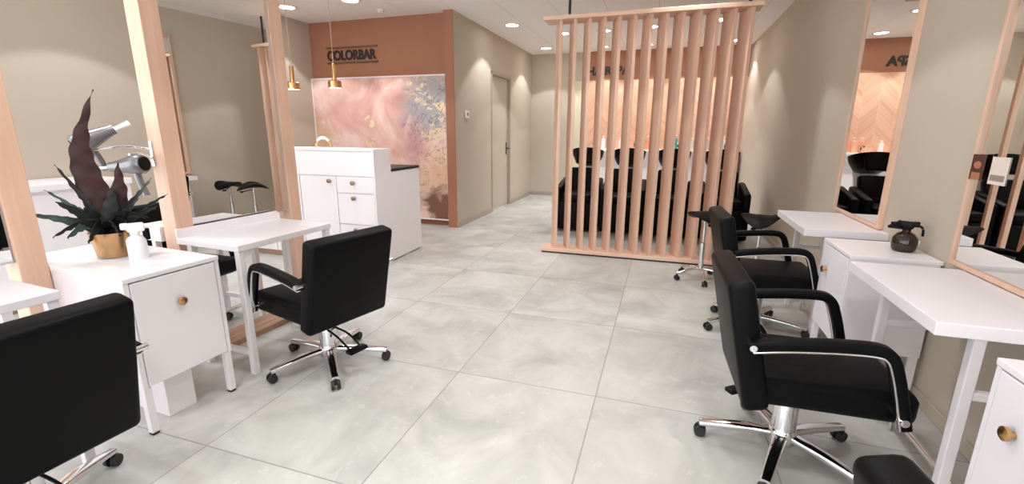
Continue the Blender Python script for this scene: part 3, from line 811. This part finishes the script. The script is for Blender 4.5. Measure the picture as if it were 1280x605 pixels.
# two cards at the nearer mirror
r = thing('photo_card', 'small brown portrait card stuck on the right mirror frame', 'card', (XR - .033, 2.60, 1.175))
link('card', box(-.002, .0, -.045, .045, 0, .11), mat('brown_print', rgb(74, 44, 32), .4), r)
bm = bmesh.new(); add_lathe(bm, [(0, 0), (.020, 0), (.020, .001), (0, .001)], 18, (-.002, 0, .065), Vector((-1, 0, 0)).to_track_quat('Z', 'Y'), 1.3, .8)
add_box(bm, -.003, -.002, -.03, .03, .0, .032); link('portrait', bm, mat('tan_print', rgb(170, 112, 84), .5), r)
r = thing('paper_card', 'small white paper card beside the brown portrait card on mirror', 'card', (XR - .023, 2.48, 1.165))
link('card', box(-.0015, 0, -.06, .05, 0, .115), mat('white_paper', rgb(224, 212, 200), .6), r)
link('print', box(-.0022, -.0015, -.05, .04, .015, .04), mat('grey_print', rgb(150, 135, 125), .6), r)

# ------------------------------------------------------------------ saddle stools
def stool(label, loc, rz):
    r = thing('saddle_stool', label, 'stool', loc, rz, 'black saddle stools')
    bm = bmesh.new(); N = 24; A = 10; top = []; bot = []
    for j in range(A + 1):
        rr_ = j / A; rt = []; rb = []
        for i in range(N):
            a = 2 * PI * i / N
            x = .17 * rr_ * math.cos(a) * (1.0 if math.cos(a) > 0 else .95); y = .20 * rr_ * math.sin(a) * (1.0 - .35 * max(0, math.cos(a)))
            z = .025 - .30 * y * y / .2 + .9 * max(0, -x - .06) * .45 + .25 * max(0, x - .08)
            e = .03 * (rr_ ** 4)
            rt.append(bm.verts.new((x, y, z - e))); rb.append(bm.verts.new((x, y, z - .055 + e * .6)))
        top.append(rt); bot.append(rb)
    for j in range(A):
        for i in range(N):
            k = (i + 1) % N
            bm.faces.new((top[j][i], top[j][k], top[j + 1][k], top[j + 1][i])); bm.faces.new((bot[j][i], bot[j + 1][i], bot[j + 1][k], bot[j][k]))
    for i in range(N):
        k = (i + 1) % N; bm.faces.new((top[A][i], top[A][k], bot[A][k], bot[A][i]))
    bmesh.ops.remove_doubles(bm, verts=bm.verts, dist=1e-5)
    bmesh.ops.translate(bm, vec=(0, 0, .635), verts=bm.verts)
    link('seat', bm, M['leather'], r, True)
    link('column', lathe([(0, .10), (.024, .10), (.024, .36), (.014, .365), (.014, .615), (0, .615)], 18), M['chrome'], r, True)
    bm = bmesh.new(); add_cyl(bm, (0, .02, .575), (.03, .14, .555), .006, n=8); add_box(bm, .01, .05, .13, .17, .545, .565, .006); link('lever', bm, M['plastic'], r, True)
    for k in range(5):
        a = 2 * PI * k / 5; c, s = math.cos(a), math.sin(a); bm = bmesh.new()
        add_sweep(bm, smooth_path([(.0 * c, .0 * s, .11), (.12 * c, .12 * s, .10), (.235 * c, .235 * s, .066)], 4), rrect(.028, .020, .008, 3))
        arm = link('base_arm', bm, M['chrome'], r, True)
        bm = bmesh.new()
        for w in (-1, 1):
            o1 = Vector((.23 * c - s * w * .006, .23 * s + c * w * .006, .025)); add_cyl(bm, o1, o1 + Vector((-s * w * .015, c * w * .015, 0)), .025, .022, n=16)
        add_cyl(bm, (.23 * c, .23 * s, .03), (.23 * c, .23 * s, .062), .009, n=10)
        link('caster', bm, M['rubber'], arm, True)
    return r
s0 = stool('black saddle stool in front of the right end of the slatted screen', (.41, 4.55, 0), math.radians(205))
copy_tree(s0, None, (.87, 4.52, 0), math.radians(160), 'black saddle stool against the right wall behind the second salon chair')

# ------------------------------------------------------------------ low white counter along the left wall
r = thing('white_counter', 'long low white counter along the left wall behind the plant', 'counter', (-4.60, 2.05, 0))
link('worktop', box(-.58, .02, -.9, .85, .90, .95, .003), M['white'], r)
link('body', box(-.58, 0, -.89, .84, .06, .90), M['white'], r)
link('plinth', box(-.57, -.03, -.88, .83, 0, .06), M['plinth'], r)

# ------------------------------------------------------------------ world, camera, view
w = bpy.data.worlds.new('World'); scn.world = w; w.use_nodes = True
bg = w.node_tree.nodes['Background']; bg.inputs[0].default_value = (.93, .97, 1.0, 1); bg.inputs[1].default_value = 5.5

cam = bpy.data.cameras.new('Camera'); cam.sensor_width = 36; cam.lens = 573.176 / 1280 * 36; cam.clip_start = .02
co = bpy.data.objects.new('Camera', cam); col.objects.link(co)
yaw, pitch, roll = .31527422, .23796152, .00455047
rv = Vector((math.cos(yaw), math.sin(yaw), 0)); fv = Vector((-math.sin(yaw), math.cos(yaw), 0)); uv = Vector((0, 0, 1))
f2 = fv * math.cos(pitch) - uv * math.sin(pitch); u2 = uv * math.cos(pitch) + fv * math.sin(pitch)
r3 = rv * math.cos(roll) + u2 * math.sin(roll); u3 = u2 * math.cos(roll) - rv * math.sin(roll)
mx = Matrix((r3, u3, -f2)).transposed().to_4x4(); mx.translation = (0, 0, 1.378)
co.matrix_world = mx
scn.camera = co
vs = scn.view_settings
vs.view_transform = 'Standard'; vs.look = 'None'; vs.exposure = -0.36; vs.gamma = 1.0; vs.use_curve_mapping = False
scn.cycles.use_denoising = True
scn.cycles.max_bounces = 10; scn.cycles.diffuse_bounces = 8; scn.cycles.glossy_bounces = 6
scn.cycles.sample_clamp_indirect = 6.0; scn.cycles.caustics_reflective = False; scn.cycles.caustics_refractive = False
